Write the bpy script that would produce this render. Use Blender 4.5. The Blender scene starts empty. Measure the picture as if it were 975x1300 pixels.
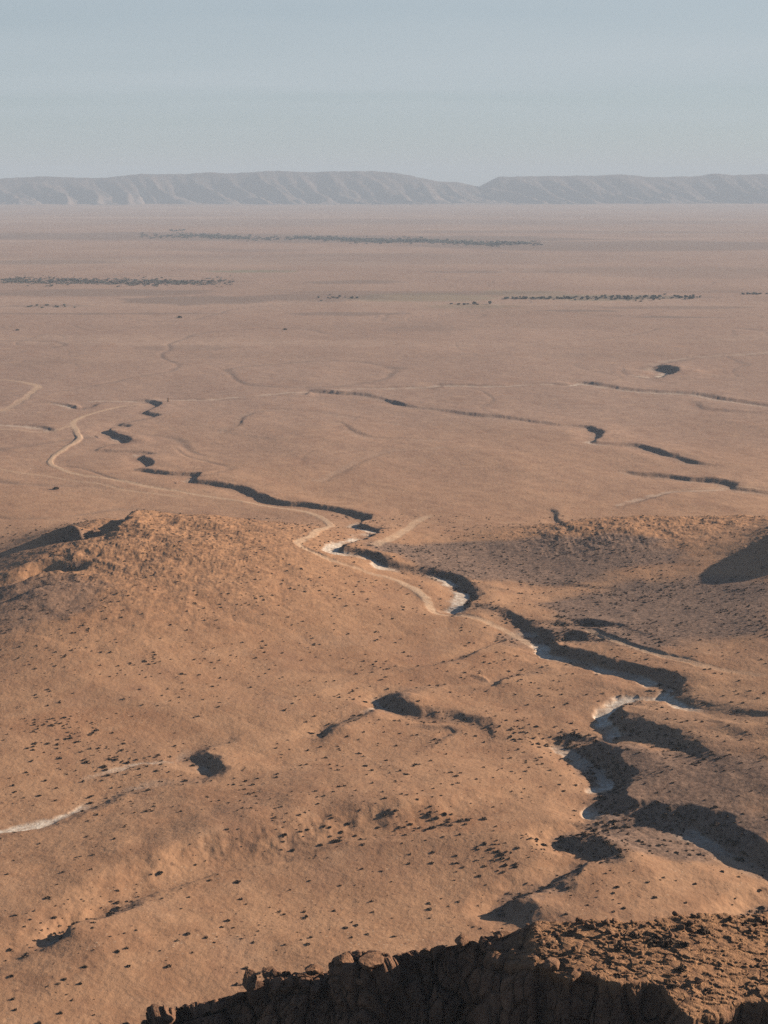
import bpy, math, random
import numpy as np
from mathutils import Vector

random.seed(7)
RNG = np.random.default_rng(11)
scene = bpy.context.scene
COL = scene.collection

# ------------------------------------------------------------------ camera model
CAM_H, FOC, PITCH = 160.0, 2000.0, math.radians(11.8)     # photo is 975 x 1300
CP, SP = math.cos(PITCH), math.sin(PITCH)
SUN_AZ, SUN_EL = math.radians(72.0), math.radians(20.0)   # azimuth clockwise from +Y
SUNV = np.array([math.sin(SUN_AZ) * math.cos(SUN_EL), math.cos(SUN_AZ) * math.cos(SUN_EL), math.sin(SUN_EL)])
SXY = SUNV[:2] / np.linalg.norm(SUNV[:2])


def ray(px, py):
    """direction of sight for a point of the survey sketch"""
    dx = (np.asarray(px, float) - 487.5) / FOC
    dy = (650.0 - np.asarray(py, float)) / FOC
    return np.stack([dx, CP + dy * SP, -SP + dy * CP], -1)


# ------------------------------------------------------------------ noise
def _hash(ix, iy, seed):
    h = ix.astype(np.uint32) * np.uint32(374761393) + iy.astype(np.uint32) * np.uint32(668265263) + np.uint32((seed * 2246822519) & 0xFFFFFFFF)
    h = (h ^ (h >> np.uint32(13))) * np.uint32(1274126177)
    h = h ^ (h >> np.uint32(16))
    return h


def gnoise(x, y, seed=0):
    """2D gradient noise, about -1..1"""
    x = np.asarray(x, np.float64); y = np.asarray(y, np.float64)
    fx = np.floor(x); fy = np.floor(y)
    ix = fx.astype(np.int64); iy = fy.astype(np.int64)
    u = x - fx; v = y - fy
    su = u * u * u * (u * (u * 6 - 15) + 10); sv = v * v * v * (v * (v * 6 - 15) + 10)

    def g(jx, jy, du, dv):
        a = _hash(jx, jy, seed).astype(np.float32) * np.float32(2 * math.pi / 4294967296.0)
        return np.cos(a) * du + np.sin(a) * dv
    a = g(ix, iy, u, v); b = g(ix + 1, iy, u - 1, v)
    c = g(ix, iy + 1, u, v - 1); d = g(ix + 1, iy + 1, u - 1, v - 1)
    return ((a + (b - a) * su) * (1 - sv) + (c + (d - c) * su) * sv) * 1.5


def fbm(x, y, wl, octv=4, seed=0, gain=0.5):
    s = 0.0; a = 1.0; n = 0.0
    for o in range(octv):
        s = s + a * gnoise(x / wl + 17.3 * o, y / wl - 9.1 * o, seed + o); n += a
        a *= gain; wl *= 0.5
    return s / n


def ridged(x, y, wl, octv=4, seed=0, gain=0.5):
    s = 0.0; a = 1.0; n = 0.0
    for o in range(octv):
        s = s + a * (1 - 2 * np.abs(gnoise(x / wl + 5.7 * o, y / wl + 3.3 * o, seed + o))); n += a
        a *= gain; wl *= 0.5
    return s / n


def _hash3(ix, iy, iz, seed):
    h = (ix.astype(np.uint32) * np.uint32(374761393) + iy.astype(np.uint32) * np.uint32(668265263)
         + iz.astype(np.uint32) * np.uint32(2147483647 - 12345) + np.uint32((seed * 2246822519) & 0xFFFFFFFF))
    h = (h ^ (h >> np.uint32(13))) * np.uint32(1274126177)
    h = (h ^ (h >> np.uint32(15))) * np.uint32(2246822519)
    return h ^ (h >> np.uint32(16))


def worley(p, seed=0):
    """F1, F2 and a random number of the nearest cell, for points p (n,3)"""
    f = np.floor(p).astype(np.int64); n = len(p)
    d1 = np.full(n, 9.0); d2 = np.full(n, 9.0); rid = np.zeros(n); rid2 = np.zeros(n)
    K = 1 / 4294967296.0
    for i in (-1, 0, 1):
        for j in (-1, 0, 1):
            for k in (-1, 0, 1):
                cx, cy, cz = f[:, 0] + i, f[:, 1] + j, f[:, 2] + k
                qx = cx + _hash3(cx, cy, cz, seed) * K
                qy = cy + _hash3(cx, cy, cz, seed + 1) * K
                qz = cz + _hash3(cx, cy, cz, seed + 2) * K
                d = np.sqrt((p[:, 0] - qx) ** 2 + (p[:, 1] - qy) ** 2 + (p[:, 2] - qz) ** 2)
                r = _hash3(cx, cy, cz, seed + 3) * K
                near = d < d1
                d2 = np.where(near, d1, np.minimum(d2, d))
                rid = np.where(near, r, rid)
                d1 = np.where(near, d, d1)
    return d1, d2, rid


def sstep(a, b, x):
    t = np.clip((x - a) / (b - a), 0, 1)
    return t * t * (3 - 2 * t)


# ------------------------------------------------------------------ materials
def new_mat(name):
    m = bpy.data.materials.new(name); m.use_nodes = True
    nt = m.node_tree; nt.nodes.clear()
    out = nt.nodes.new('ShaderNodeOutputMaterial')
    bs = nt.nodes.new('ShaderNodeBsdfPrincipled')
    bs.inputs['Roughness'].default_value = 0.95
    bs.inputs['Specular IOR Level'].default_value = 0.1
    nt.links.new(bs.outputs[0], out.inputs[0])
    return m, nt, bs


class NT:
    """short hand for wiring nodes"""
    def __init__(s, nt):
        s.nt = nt
    def n(s, t, **kw):
        nd = s.nt.nodes.new(t)
        for k, v in kw.items():
            setattr(nd, k, v)
        return nd
    def set(s, sock, v):
        if hasattr(v, 'is_output'):
            s.nt.links.new(v, sock)
        else:
            sock.default_value = v
    def noise(s, vec, scale, detail=4, rough=0.55, dim='3D'):
        nd = s.n('ShaderNodeTexNoise', noise_dimensions=dim)
        s.set(nd.inputs['Vector'], vec); nd.inputs['Scale'].default_value = scale
        nd.inputs['Detail'].default_value = detail; nd.inputs['Roughness'].default_value = rough
        return nd.outputs['Fac']
    def vor(s, vec, scale, feature='F1', out='Distance', rnd=1.0):
        nd = s.n('ShaderNodeTexVoronoi', feature=feature)
        s.set(nd.inputs['Vector'], vec); nd.inputs['Scale'].default_value = scale
        nd.inputs['Randomness'].default_value = rnd
        return nd.outputs[out]
    def ramp(s, f, a, b, lo=0.0, hi=1.0):
        nd = s.n('ShaderNodeMapRange', interpolation_type='SMOOTHSTEP')
        s.set(nd.inputs[0], f); nd.inputs[1].default_value = a; nd.inputs[2].default_value = b
        nd.inputs[3].default_value = lo; nd.inputs[4].default_value = hi
        return nd.outputs[0]
    def math(s, op, a, b=0.0):
        nd = s.n('ShaderNodeMath', operation=op); s.set(nd.inputs[0], a); s.set(nd.inputs[1], b)
        return nd.outputs[0]
    def mix(s, f, a, b, blend='MIX'):
        nd = s.n('ShaderNodeMix', data_type='RGBA', blend_type=blend)
        s.set(nd.inputs[0], f)
        s.set(nd.inputs[6], a if hasattr(a, 'is_output') else (*a, 1.0))
        s.set(nd.inputs[7], b if hasattr(b, 'is_output') else (*b, 1.0))
        return nd.outputs[2]
    def scalevec(s, vec, sc):
        nd = s.n('ShaderNodeVectorMath', operation='MULTIPLY'); s.set(nd.inputs[0], vec); nd.inputs[1].default_value = sc
        return nd.outputs[0]
    def bump(s, h, strength, dist, nrm=None):
        nd = s.n('ShaderNodeBump'); s.set(nd.inputs['Height'], h)
        nd.inputs['Strength'].default_value = strength; nd.inputs['Distance'].default_value = dist
        if nrm is not None:
            s.set(nd.inputs['Normal'], nrm)
        return nd.outputs[0]
    def attr(s, name):
        nd = s.n('ShaderNodeAttribute', attribute_name=name)
        sp = s.n('ShaderNodeSeparateColor'); s.nt.links.new(nd.outputs['Color'], sp.inputs[0])
        return sp.outputs[0], sp.outputs[1], sp.outputs[2], nd.outputs['Alpha']


SAND_A = (0.40, 0.217, 0.118)
SAND_B = (0.33, 0.172, 0.094)
SAND_FAR = (0.345, 0.225, 0.155)


def ground_material():
    m, nt, bs = new_mat('desert_soil')
    N = NT(nt)
    pos = N.n('ShaderNodeNewGeometry').outputs['Position']
    track, pale, scrub, rock = N.attr('cover')
    far, green, dark, red = N.attr('soil')
    n1 = N.noise(pos, 0.018, 5); n2 = N.noise(pos, 0.12, 5, 0.6); n3 = N.noise(pos, 1.1, 6, 0.65)
    c = N.mix(N.ramp(n1, 0.35, 0.65), SAND_A, SAND_B)
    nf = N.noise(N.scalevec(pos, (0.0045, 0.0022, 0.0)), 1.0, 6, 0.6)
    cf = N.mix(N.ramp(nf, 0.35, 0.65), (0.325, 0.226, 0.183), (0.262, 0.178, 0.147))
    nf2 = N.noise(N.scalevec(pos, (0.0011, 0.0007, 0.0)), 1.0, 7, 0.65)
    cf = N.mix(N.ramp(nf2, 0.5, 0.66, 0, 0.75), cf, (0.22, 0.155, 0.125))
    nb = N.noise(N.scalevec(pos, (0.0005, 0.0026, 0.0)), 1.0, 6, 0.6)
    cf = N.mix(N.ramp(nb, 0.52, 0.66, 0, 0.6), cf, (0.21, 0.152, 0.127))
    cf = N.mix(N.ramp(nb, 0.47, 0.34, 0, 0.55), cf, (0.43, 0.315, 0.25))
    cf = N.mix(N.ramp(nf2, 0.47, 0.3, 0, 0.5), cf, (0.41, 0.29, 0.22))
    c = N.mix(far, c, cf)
    c = N.mix(red, c, (0.33, 0.15, 0.072))
    c = N.mix(N.ramp(n2, 0.3, 0.7, 0.0, 0.35), c, (0.27, 0.145, 0.08))
    c = N.mix(N.ramp(n2, 0.62, 0.42, 0.0, 0.2), c, (0.5, 0.31, 0.18))
    # loose stones: dark and pale specks with a shape of their own
    v1 = N.vor(pos, 1.3); vc = N.vor(pos, 1.3, out='Color')
    sep = N.n('ShaderNodeSeparateColor'); nt.links.new(vc, sep.inputs[0])
    size = N.ramp(sep.outputs[0], 0.45, 1.0, 0.0, 0.34)
    spk = N.math('LESS_THAN', v1, size)
    patch = N.ramp(N.noise(pos, 0.05, 4), 0.4, 0.66, 0.12, 0.75)
    c = N.mix(N.math('MULTIPLY', spk, patch), c, N.mix(N.math('GREATER_THAN', sep.outputs[1], 0.62), (0.17, 0.093, 0.06), (0.56, 0.39, 0.26)))
    c = N.mix(N.ramp(n3, 0.36, 0.66, 0.22, -0.0), c, (0.20, 0.11, 0.066))
    v2 = N.vor(pos, 0.42); vc2 = N.vor(pos, 0.42, out='Color')
    sep2 = N.n('ShaderNodeSeparateColor'); nt.links.new(vc2, sep2.inputs[0])
    spk2 = N.math('LESS_THAN', N.math('ADD', v2, N.math('MULTIPLY', N.noise(pos, 2.2, 3), 0.25)), N.ramp(sep2.outputs[0], 0.55, 1.0, 0.0, 0.36))
    c = N.mix(N.math('MULTIPLY', spk2, N.ramp(N.noise(pos, 0.03, 4), 0.38, 0.62, 0.15, 0.7)), c, (0.15, 0.08, 0.052))
    # gravel spreads and crusts
    c = N.mix(N.ramp(N.noise(N.scalevec(pos, (1, 0.6, 1)), 0.045, 7, 0.7), 0.5, 0.68, 0, 0.38), c, (0.235, 0.125, 0.08))
    c = N.mix(N.ramp(N.noise(N.scalevec(pos, (0.7, 1, 1)), 0.06, 7, 0.7), 0.54, 0.7, 0, 0.35), c, (0.46, 0.285, 0.175))
    # rocky crust on the hill tops
    rk = N.mix(N.ramp(N.noise(pos, 0.5, 6, 0.7), 0.35, 0.65), (0.15, 0.077, 0.043), (0.45, 0.235, 0.115))
    c = N.mix(N.math('MULTIPLY', rock, 0.75), c, rk)
    c = N.mix(green, c, (0.15, 0.16, 0.095))
    c = N.mix(dark, c, (0.145, 0.105, 0.085))
    c = N.mix(scrub, c, N.mix(N.ramp(N.noise(pos, 0.7, 5, 0.7), 0.4, 0.6), (0.24, 0.155, 0.112), (0.09, 0.062, 0.05)))  # scrub tone, also darkening the banks where shade falls
    tr = N.math('MULTIPLY', track, N.ramp(N.noise(pos, 0.3, 5, 0.7), 0.3, 0.6, 0.35, 1.0))
    c = N.mix(tr, c, (0.5, 0.345, 0.225))
    pl = N.math('MULTIPLY', pale, N.ramp(N.noise(pos, 0.35, 5, 0.65), 0.3, 0.55, 0.45, 1.0))
    c = N.mix(pl, c, N.mix(N.ramp(N.noise(pos, 0.9, 5, 0.7), 0.35, 0.65), (0.44, 0.33, 0.24), (0.74, 0.63, 0.51)))
    nt.links.new(c, bs.inputs['Base Color'])
    h = N.math('ADD', N.math('MULTIPLY', n3, 0.6), N.math('MULTIPLY', N.noise(pos, 0.35, 4, 0.6), 1.2))
    h = N.math('ADD', h, N.math('MULTIPLY', spk, 0.25))
    nt.links.new(N.bump(h, 0.6, 0.38), bs.inputs['Normal'])
    return m


def rock_material(name, dark=(0.075, 0.042, 0.03), light=(0.26, 0.14, 0.086), sc=1.0, bump=0.25, sandy=False):
    m, nt, bs = new_mat(name)
    N = NT(nt)
    pos = N.n('ShaderNodeNewGeometry').outputs['Position']
    a = N.noise(pos, 0.55 * sc, 7, 0.65); b = N.noise(N.scalevec(pos, (1, 1, 3.2)), 1.4 * sc, 6, 0.65)
    c = N.mix(N.ramp(a, 0.3, 0.7), dark, light)
    c = N.mix(N.ramp(b, 0.35, 0.7, 0, 0.55), c, (0.21, 0.105, 0.058))
    c = N.mix(N.ramp(N.noise(pos, 4.0 * sc, 5, 0.7), 0.52, 0.75, 0, 0.5), c, (0.46, 0.31, 0.19))
    c = N.mix(N.ramp(N.noise(pos, 7.0 * sc, 5, 0.7), 0.52, 0.72, 0, 0.6), c, (0.07, 0.042, 0.03))
    if sandy:  # sunlit top painted lighter than the shaded face, as a cover of sand
        top = N.attr('sand')[0]
        lit_top_sand = N.mix(N.ramp(N.noise(pos, 0.9, 6, 0.65), 0.3, 0.7), (0.39, 0.21, 0.108), (0.27, 0.14, 0.074))
        c = N.mix(N.math('MULTIPLY', top, N.ramp(N.noise(pos, 1.6, 6, 0.7), 0.42, 0.64, 1.0, 0.35)), c, lit_top_sand)
    nt.links.new(c, bs.inputs['Base Color'])
    h = N.math('ADD', N.math('MULTIPLY', b, 0.8), N.math('MULTIPLY', N.noise(pos, 5.0 * sc, 8, 0.7), 0.5))
    nt.links.new(N.bump(h, 0.9, bump), bs.inputs['Normal'])
    return m


def leaf_material(name, c1, c2, sc=2.0):
    m, nt, bs = new_mat(name)
    N = NT(nt)
    pos = N.n('ShaderNodeNewGeometry').outputs['Position']
    c = N.mix(N.ramp(N.noise(pos, sc, 3), 0.35, 0.65), c1, c2)
    nt.links.new(c, bs.inputs['Base Color'])
    return m


def hill_material():
    m, nt, bs = new_mat('far_hill_rock')
    N = NT(nt)
    pos = N.n('ShaderNodeNewGeometry').outputs['Position']
    c = N.mix(N.ramp(N.noise(pos, 0.0035, 6, 0.6), 0.35, 0.65), (0.115, 0.084, 0.072), (0.075, 0.058, 0.052))
    c = N.mix(N.ramp(N.noise(N.scalevec(pos, (1, 1, 6.0)), 0.004, 6, 0.6), 0.45, 0.7, 0, 0.5), c, (0.15, 0.1, 0.08))
    sp = N.n('ShaderNodeSeparateXYZ'); nt.links.new(pos, sp.inputs[0])
    hgt = N.math('ADD', sp.outputs[2], N.math('MULTIPLY', N.noise(pos, 0.004, 5), 90.0))
    c = N.mix(N.ramp(hgt, 45, 135, 1.0, 0.0), c, (0.19, 0.142, 0.122))           # fans of plain-coloured gravel climb between the spurs
    nt.links.new(c, bs.inputs['Base Color'])
    nt.links.new(N.bump(N.noise(pos, 0.02, 7, 0.65), 0.7, 22.0), bs.inputs['Normal'])
    return m


M_GROUND = ground_material()
M_CLIFF = rock_material('cliff_rock', bump=0.35, sandy=True)  # dark face rock, with the sunlit top coloured lighter
M_BOULDER = rock_material('boulder_rock', (0.11, 0.06, 0.038), (0.29, 0.155, 0.088), 1.5, 0.12)
M_SHRUB = leaf_material('dry_shrub_leaf', (0.078, 0.052, 0.037), (0.135, 0.09, 0.06))
M_TREE = leaf_material('palm_grove_leaf_hazed', (0.12, 0.122, 0.105), (0.175, 0.165, 0.14), 0.2)  # leaf tones lifted towards the haze, so distance is partly in the colour
M_BARK = leaf_material('tree_bark', (0.10, 0.07, 0.05), (0.16, 0.11, 0.08), 1.0)
M_HILL = hill_material()


# ------------------------------------------------------------------ mesh helpers
def tag(o, label, cat=None, kind=None, group=None):
    o['label'] = label
    if cat: o['category'] = cat
    if kind: o['kind'] = kind
    if group: o['group'] = group
    return o


def np_mesh(name, verts, faces, mats, smooth=True, attrs=None, midx=None):
    """verts (n,3); faces (m,k) with one k"""
    me = bpy.data.meshes.new(name)
    verts = np.ascontiguousarray(verts, np.float32); faces = np.ascontiguousarray(faces, np.int32)
    k = faces.shape[1]; m = len(faces)
    me.vertices.add(len(verts)); me.vertices.foreach_set('co', verts.ravel())
    me.loops.add(m * k); me.loops.foreach_set('vertex_index', faces.ravel())
    me.polygons.add(m)
    me.polygons.foreach_set('loop_start', np.arange(0, m * k, k, dtype=np.int32))
    me.polygons.foreach_set('use_smooth', np.full(m, smooth, bool))
    for mt in mats:
        me.materials.append(mt)
    if midx is not None:
        me.polygons.foreach_set('material_index', np.ascontiguousarray(midx, np.int32))
    for an, dat in (attrs or {}).items():
        at = me.attributes.new(an, 'FLOAT_COLOR', 'POINT')
        at.data.foreach_set('color', np.ascontiguousarray(dat, np.float32).ravel())
    me.update(calc_edges=True)
    return me


def add_obj(name, me, parent=None, loc=(0, 0, 0)):
    o = bpy.data.objects.new(name, me); COL.objects.link(o)
    o.location = loc
    if parent: o.parent = parent
    return o


# ------------------------------------------------------------------ large forms of the land
def bump(x, y, cx, cy, h, sl, sr, sn, sf, rot=0.0, p=2.0):
    c, s = math.cos(rot), math.sin(rot)
    dx = (x - cx) * c + (y - cy) * s; dy = -(x - cx) * s + (y - cy) * c
    ax = np.abs(dx) / np.where(dx < 0, sl, sr); ay = np.abs(dy) / np.where(dy < 0, sn, sf)
    return h * np.exp(-0.5 * (ax ** p + ay ** p))


def hill_left(x, y):
    return (bump(x, y, -112, 672, 14, 36, 80, 105, 36, 0.0, 2.3) + bump(x, y, -62, 650, 4, 40, 52, 70, 32)
            + bump(x, y, -118, 560, 4.5, 34, 70, 60, 60))


def hill_right(x, y):
    return bump(x, y, 203, 616, 24, 26, 70, 15, 36, 0.12) + bump(x, y, 205, 604, 9, 66, 60, 40, 60)


def hill_mid(x, y):
    return bump(x, y, 112, 700, 8.5, 40, 90, 48, 22, 0.1, 2.2) + bump(x, y, 62, 680, 3, 26, 40, 34, 22)


def macro(x, y):
    r = np.hypot(x, y)
    z = hill_left(x, y) + hill_right(x, y) + hill_mid(x, y)
    z = z + bump(x, y, 190, 500, 17, 62, 90, 90, 60)           # rise on the right bank
    z = z + bump(x, y, 118, 392, 9, 34, 80, 26, 40)
    z = z + bump(x, y, -60, 455, 3.0, 90, 90, 22, 40, 0.2)
    z = z + bump(x, y, 25, 372, 3.0, 60, 30, 20, 25, -0.35)
    z = z + np.maximum(0, 157.0 - 1.0 * r)                     # the mountain one looks down from
    return z


def ground_at(px, py):
    """where a sight line meets the large forms of the land"""
    d = ray(px, py); z = np.zeros(len(d)); p = None
    for i in range(40):
        t = (CAM_H - z) / -d[:, 2]
        p = d * t[:, None]
        z = 0.6 * z + 0.4 * np.minimum(macro(p[:, 0], p[:, 1]), 60)
    return p[:, :2]


# ------------------------------------------------------------------ polar terrain sheet
def r_of_y(py):
    d = ray(np.full(np.shape(py), 487.5), py)
    return CAM_H * d[..., 1] / -d[..., 2]


rows = np.concatenate([np.linspace(3, 235, 40)[:-1], r_of_y(np.arange(1440, 262, -0.85)), np.linspace(11800, 15500, 24)])
rows = np.unique(rows)
A1 = math.radians(15.0)
az = np.concatenate([np.linspace(-math.radians(58), -A1, 56)[:-1], np.linspace(-A1, A1, 1120), np.linspace(A1, math.radians(58), 56)[1:]])
NR, NA = len(rows), len(az)
RR, AA = np.meshgrid(rows, az, indexing='ij')
X = RR * np.sin(AA); Y = RR * np.cos(AA)
print('terrain', NR, NA)

Zm = macro(X, Y)
# domain warp so that traced banks get ragged edges
wa = np.clip(RR / 420.0, 0.6, 4.0)
WX = X + wa * (1.1 * fbm(X, Y, 16 * np.sqrt(wa), 2, 41) * (wa / np.maximum(wa, 1)) + 0.35 * gnoise(X / 3.1, Y / 3.1, 47) / wa)
jag = 0.75 * (1 - sstep(500, 900, RR))
WX = WX + jag * fbm(X, Y, 4.6, 3, 341, 0.6)
WY = Y + 1.3 * jag * fbm(X, Y, 5.2, 3, 343, 0.6) + wa * (1.6 * fbm(X, Y, 18 * np.sqrt(wa), 2, 53) + 0.45 * gnoise(X / 3.7, Y / 3.7, 59) / wa)

carve = np.zeros_like(X); lift = np.zeros_like(X)
scrub = np.zeros_like(X); pale = np.zeros_like(X); track = np.zeros_like(X)


def catmull(P, n=6):
    P = np.asarray(P, float); Q = np.vstack([2 * P[0] - P[1], P, 2 * P[-1] - P[-2]])
    out = []
    for i in range(1, len(Q) - 2):
        for k in range(n):
            t = k / n
            a, b, c, d = Q[i - 1], Q[i], Q[i + 1], Q[i + 2]
            out.append(0.5 * (2 * b + (c - a) * t + (2 * a - 5 * b + 4 * c - d) * t * t + (3 * b - a - 3 * c + d) * t ** 3))
    out.append(P[-1])
    return np.array(out)


def nearest(pts, D, extra, far=False):
    """distance of the sheet's points to a polyline, signed by the side the sun is on; extra values interpolated"""
    S = catmull(pts)
    E = np.array([np.interp(np.linspace(0, len(pts) - 1, len(S)), np.arange(len(pts)), e) for e in extra])
    rr = np.hypot(S[:, 0], S[:, 1]); aa = np.arctan2(S[:, 0], S[:, 1])
    r0, r1 = rr.min() - D, rr.max() + D
    a0, a1 = aa.min() - D / max(rr.min(), 50), aa.max() + D / max(rr.min(), 50)
    i0, i1 = np.searchsorted(rows, [r0, r1]); j0, j1 = np.searchsorted(az, [a0, a1])
    i0 = max(i0 - 1, 0); j0 = max(j0 - 1, 0)
    sl = (slice(i0, i1 + 1), slice(j0, j1 + 1))
    x, y = WX[sl], WY[sl]
    best = np.full(x.shape, 1e9); ev = np.zeros((len(E),) + x.shape)
    WS = np.full(x.shape, 1e-12); SS = np.zeros(x.shape); KS = np.zeros(x.shape); side = np.zeros(x.shape)
    for k in range(len(S) - 1):
        p, q = S[k], S[k + 1]
        ra, rb = sorted((rr[k], rr[k + 1])); ta, tb = sorted((aa[k], aa[k + 1]))
        dd = D / max(ra, 50)
        u0, u1 = np.searchsorted(rows, [ra - D, rb + D]) - i0
        v0, v1 = np.searchsorted(az, [ta - dd, tb + dd]) - j0
        u0 = max(u0 - 1, 0); v0 = max(v0 - 1, 0)
        ss = (slice(u0, max(u1 + 1, 0)), slice(v0, max(v1 + 1, 0)))
        xs, ys = x[ss], y[ss]
        if xs.size == 0:
            continue
        e = q - p; L2 = e @ e + 1e-9
        t = np.clip(((xs - p[0]) * e[0] + (ys - p[1]) * e[1]) / L2, 0, 1)
        gx = xs - p[0] - t * e[0]; gy = ys - p[1] - t * e[1]
        dist = np.hypot(gx, gy)
        nrm = np.array([-e[1], e[0]]) / math.sqrt(L2)
        if (nrm[1] > 0 if far else nrm @ SXY < 0): nrm = -nrm
        w = 1.0 if far else abs(nrm @ SXY)
        upd = dist < best[ss]
        sd = (gx * nrm[0] + gy * nrm[1]) / (dist + 0.05) * (0.25 + 0.75 * w)
        wt = math.sqrt(L2) / (dist * dist + 0.5) ** 2
        WS[ss] += wt; SS[ss] += wt * sd; KS[ss] += wt * (E[0][k] * (1 - t) + E[0][k + 1] * t)
        best[ss] = np.where(upd, dist, best[ss])
        side[ss] = np.where(upd, sd, side[ss])
        for c in range(len(E)):
            ev[c][ss] = np.where(upd, E[c][k] * (1 - t) + E[c][k + 1] * t, ev[c][ss])
    return sl, best, side, ev, SS / WS, KS / WS


def channel(pts, b=1.5, d=3.0, wl=8.0, wr=6.0, e=0.6, lr=30.0, el=0.0, pl=0.0, sc=1.0, far=False):
    """a watercourse: pts are (x, y[, strength[, pale bed]]) in survey-sketch coordinates"""
    P = [(p + (1.0, pl)[len(p) - 2:]) if len(p) < 4 else p for p in pts]
    g = ground_at([p[0] for p in P], [p[1] for p in P])
    k = [p[2] for p in P]; pv = [p[3] for p in P]
    D = b + max(wr, wl * 1.5) + 2.6 * lr + 4
    sl, a, side, (K, PV), ssoft, ksoft = nearest(g, D, [k, pv], far)
    gx_, gy_ = X[sl], Y[sl]; cut = np.clip(np.abs(a) - b, 0, 1.5 * wr) / wr
    wr = wr * np.clip(0.85 + 1.0 * fbm(gx_, gy_, 13 + 0.6 * wr, 3, 307, 0.6), 0.35, 1.7)
    wl2 = wl * 1.5
    m = sstep(-0.35, 0.35, ssoft)                       # 1 on the shaded bank, 0 on the open one
    u = np.clip((a - b) / (wl2 + (wr - wl2) * m), 0, 1)
    prof = (1 - (1 - u) ** 1.45) * m + u * u * (3 - 2 * u) * (1 - m)
    fr = 1.0 if el > 0 else 0.42
    KS = np.clip(ksoft, 0, 3)
    carve[sl] = np.minimum(carve[sl], np.where(a < 1e8, -d * fr * KS * (1 - prof), 0))
    up_s = (d * (1 - fr) + e) * np.clip(ssoft * 1.4, 0, 1); up_l = el * np.clip(-ssoft * 1.4, 0, 1)
    out = np.clip((a - b - (wl if el > 0 else wr)) / (lr * 1.25), 0, None)
    t = np.clip((a - b) / wr, 0, 1); tl = np.clip((a - b) / wl, 0, 1)
    lf = KS * (up_s * (1 - (1 - t) ** 1.45) + up_l * tl * tl * (3 - 2 * tl)) * np.exp(-out ** 2)
    lift[sl] = np.maximum(lift[sl], np.where(a < 1e8, lf, 0))
    scr = m * (1 - sstep(0.55, 1.25, (a - b) / wr)) + (1 - m) * (1 - sstep(0.0, 0.35, (a - b) / wl)) * 0.5
    scrub[sl] = np.maximum(scrub[sl], np.where(a < 1e8, scr * np.clip(KS * d * sc / 4.0, 0, 1), 0))
    pale[sl] = np.maximum(pale[sl], np.where(a < 1e8, PV * (1 - sstep(0.6, 1.25, a * np.where(ssoft < 0, 0.5, 1.3) / (b * np.clip(1.05 + 1.3 * fbm(gx_, gy_, 9, 3, 309), 0.25, 2.2) + 0.2))) * sstep(-0.45, 0.0, gnoise(gx_ / 17, gy_ / 17, 310)), 0))


def path(pts, w=2.2, k=0.9):
    w *= 0.85
    g = ground_at([p[0] for p in pts], [p[1] for p in pts])
    sl, a, side, (K,), _, _ = nearest(g, w * 3, [[(p[2] if len(p) > 2 else 1.0) * k for p in pts]])
    track[sl] = np.maximum(track[sl], np.where(a < 1e8, K * (1 - sstep(w * 0.6, w * 1.35, a)), 0))


# main watercourse, from the far left of the plain to the lower right
channel([(20, 512, .25), (60, 512, .3), (84, 516, .5, .7), (95, 518, 1.3), (112, 517, .6), (125, 512, .3), (160, 509, .5), (182, 509, 1.0), (198, 514, 1.1),
         (182, 523, .9), (196, 528, .9), (170, 533, .4), (146, 538, .9), (160, 540, .9), (132, 546, 1.2), (157, 558, 1.4, .5)], 1.4, 1.7, 9, 3.8, .2, 12)
channel([(157, 558, .5), (116, 570, .5), (150, 572, .4), (186, 575, .5), (176, 578, 1.0, .6), (188, 590, 1.1), (165, 597, .4), (182, 599, .9), (215, 604, .9), (247, 605, 1),
         (241, 612, 1.0, .5), (262, 615, .9), (300, 621, 1.1), (328, 630, 1.25), (347, 638, 1.2), (385, 643, 1), (420, 648, 1), (446, 654, 1.1), (461, 660, 1.2), (451, 667, 1.2, .9),
         (478, 674, 1.2, .8)], 1.4, 1.7, 9, 3.6, .2, 16)
channel([(478, 674, 1), (455, 684, .7, 1), (434, 691, .7, 1), (424, 700, .9, 1), (448, 706, .9, .7), (472, 712, 1.0, 1), (486, 719, 1.1, .9), (510, 724, .8), (540, 729, .8), (568, 736, 1, 1),
         (584, 745, 1.2, 1), (590, 758, 1.2, 1), (578, 775, 1.2, .8)], 1.8, 2.7, 9, 4.2, .3, 18)
channel([(578, 775, 1, .6), (600, 779, .9), (630, 784, .9), (655, 795, 1.0), (676, 806, 1.0, .6), (690, 820, 1.1, 1), (693, 832, 1.0, 1), (715, 837, .9, .5), (752, 850, .9, .8), (800, 859, .9, .3),
         (828, 866, .9, .9), (846, 876, 1, 1), (842, 885, .8, 1)], 1.7, 2.6, 9, 4.4, .3, 22)
channel([(652, 795, .2), (700, 797, 1.0), (745, 800, 1.1), (790, 808, .5), (830, 822, .1)], 1.2, 2.8, 6, 5, .3, 16)
channel([(700, 822, .3), (715, 818, 1), (738, 820, .8), (760, 826, .2)], 1.2, 4.0, 6, 6, .6, 14)
channel([(842, 885, .5, 1), (815, 888, .5, 1), (787, 897, .6, 1), (769, 908, .8, 1), (771, 919, .9, 1), (784, 934, .9, .9), (765, 941, .9, .3), (735, 945, 1, .4), (721, 950, 1.1, .4),
         (742, 966, 1.1, .5), (768, 984, 1.1, .5), (776, 995, 1.1, .9), (762, 1015, 1.0, 1), (756, 1036, 1.0, 1), (790, 1045, 1.0), (848, 1055, .9), (888, 1064, .9, .5),
         (930, 1088, .9, .3), (985, 1112, .9)], 1.6, 3.2, 8, 6.6, .6, 20)
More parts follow.
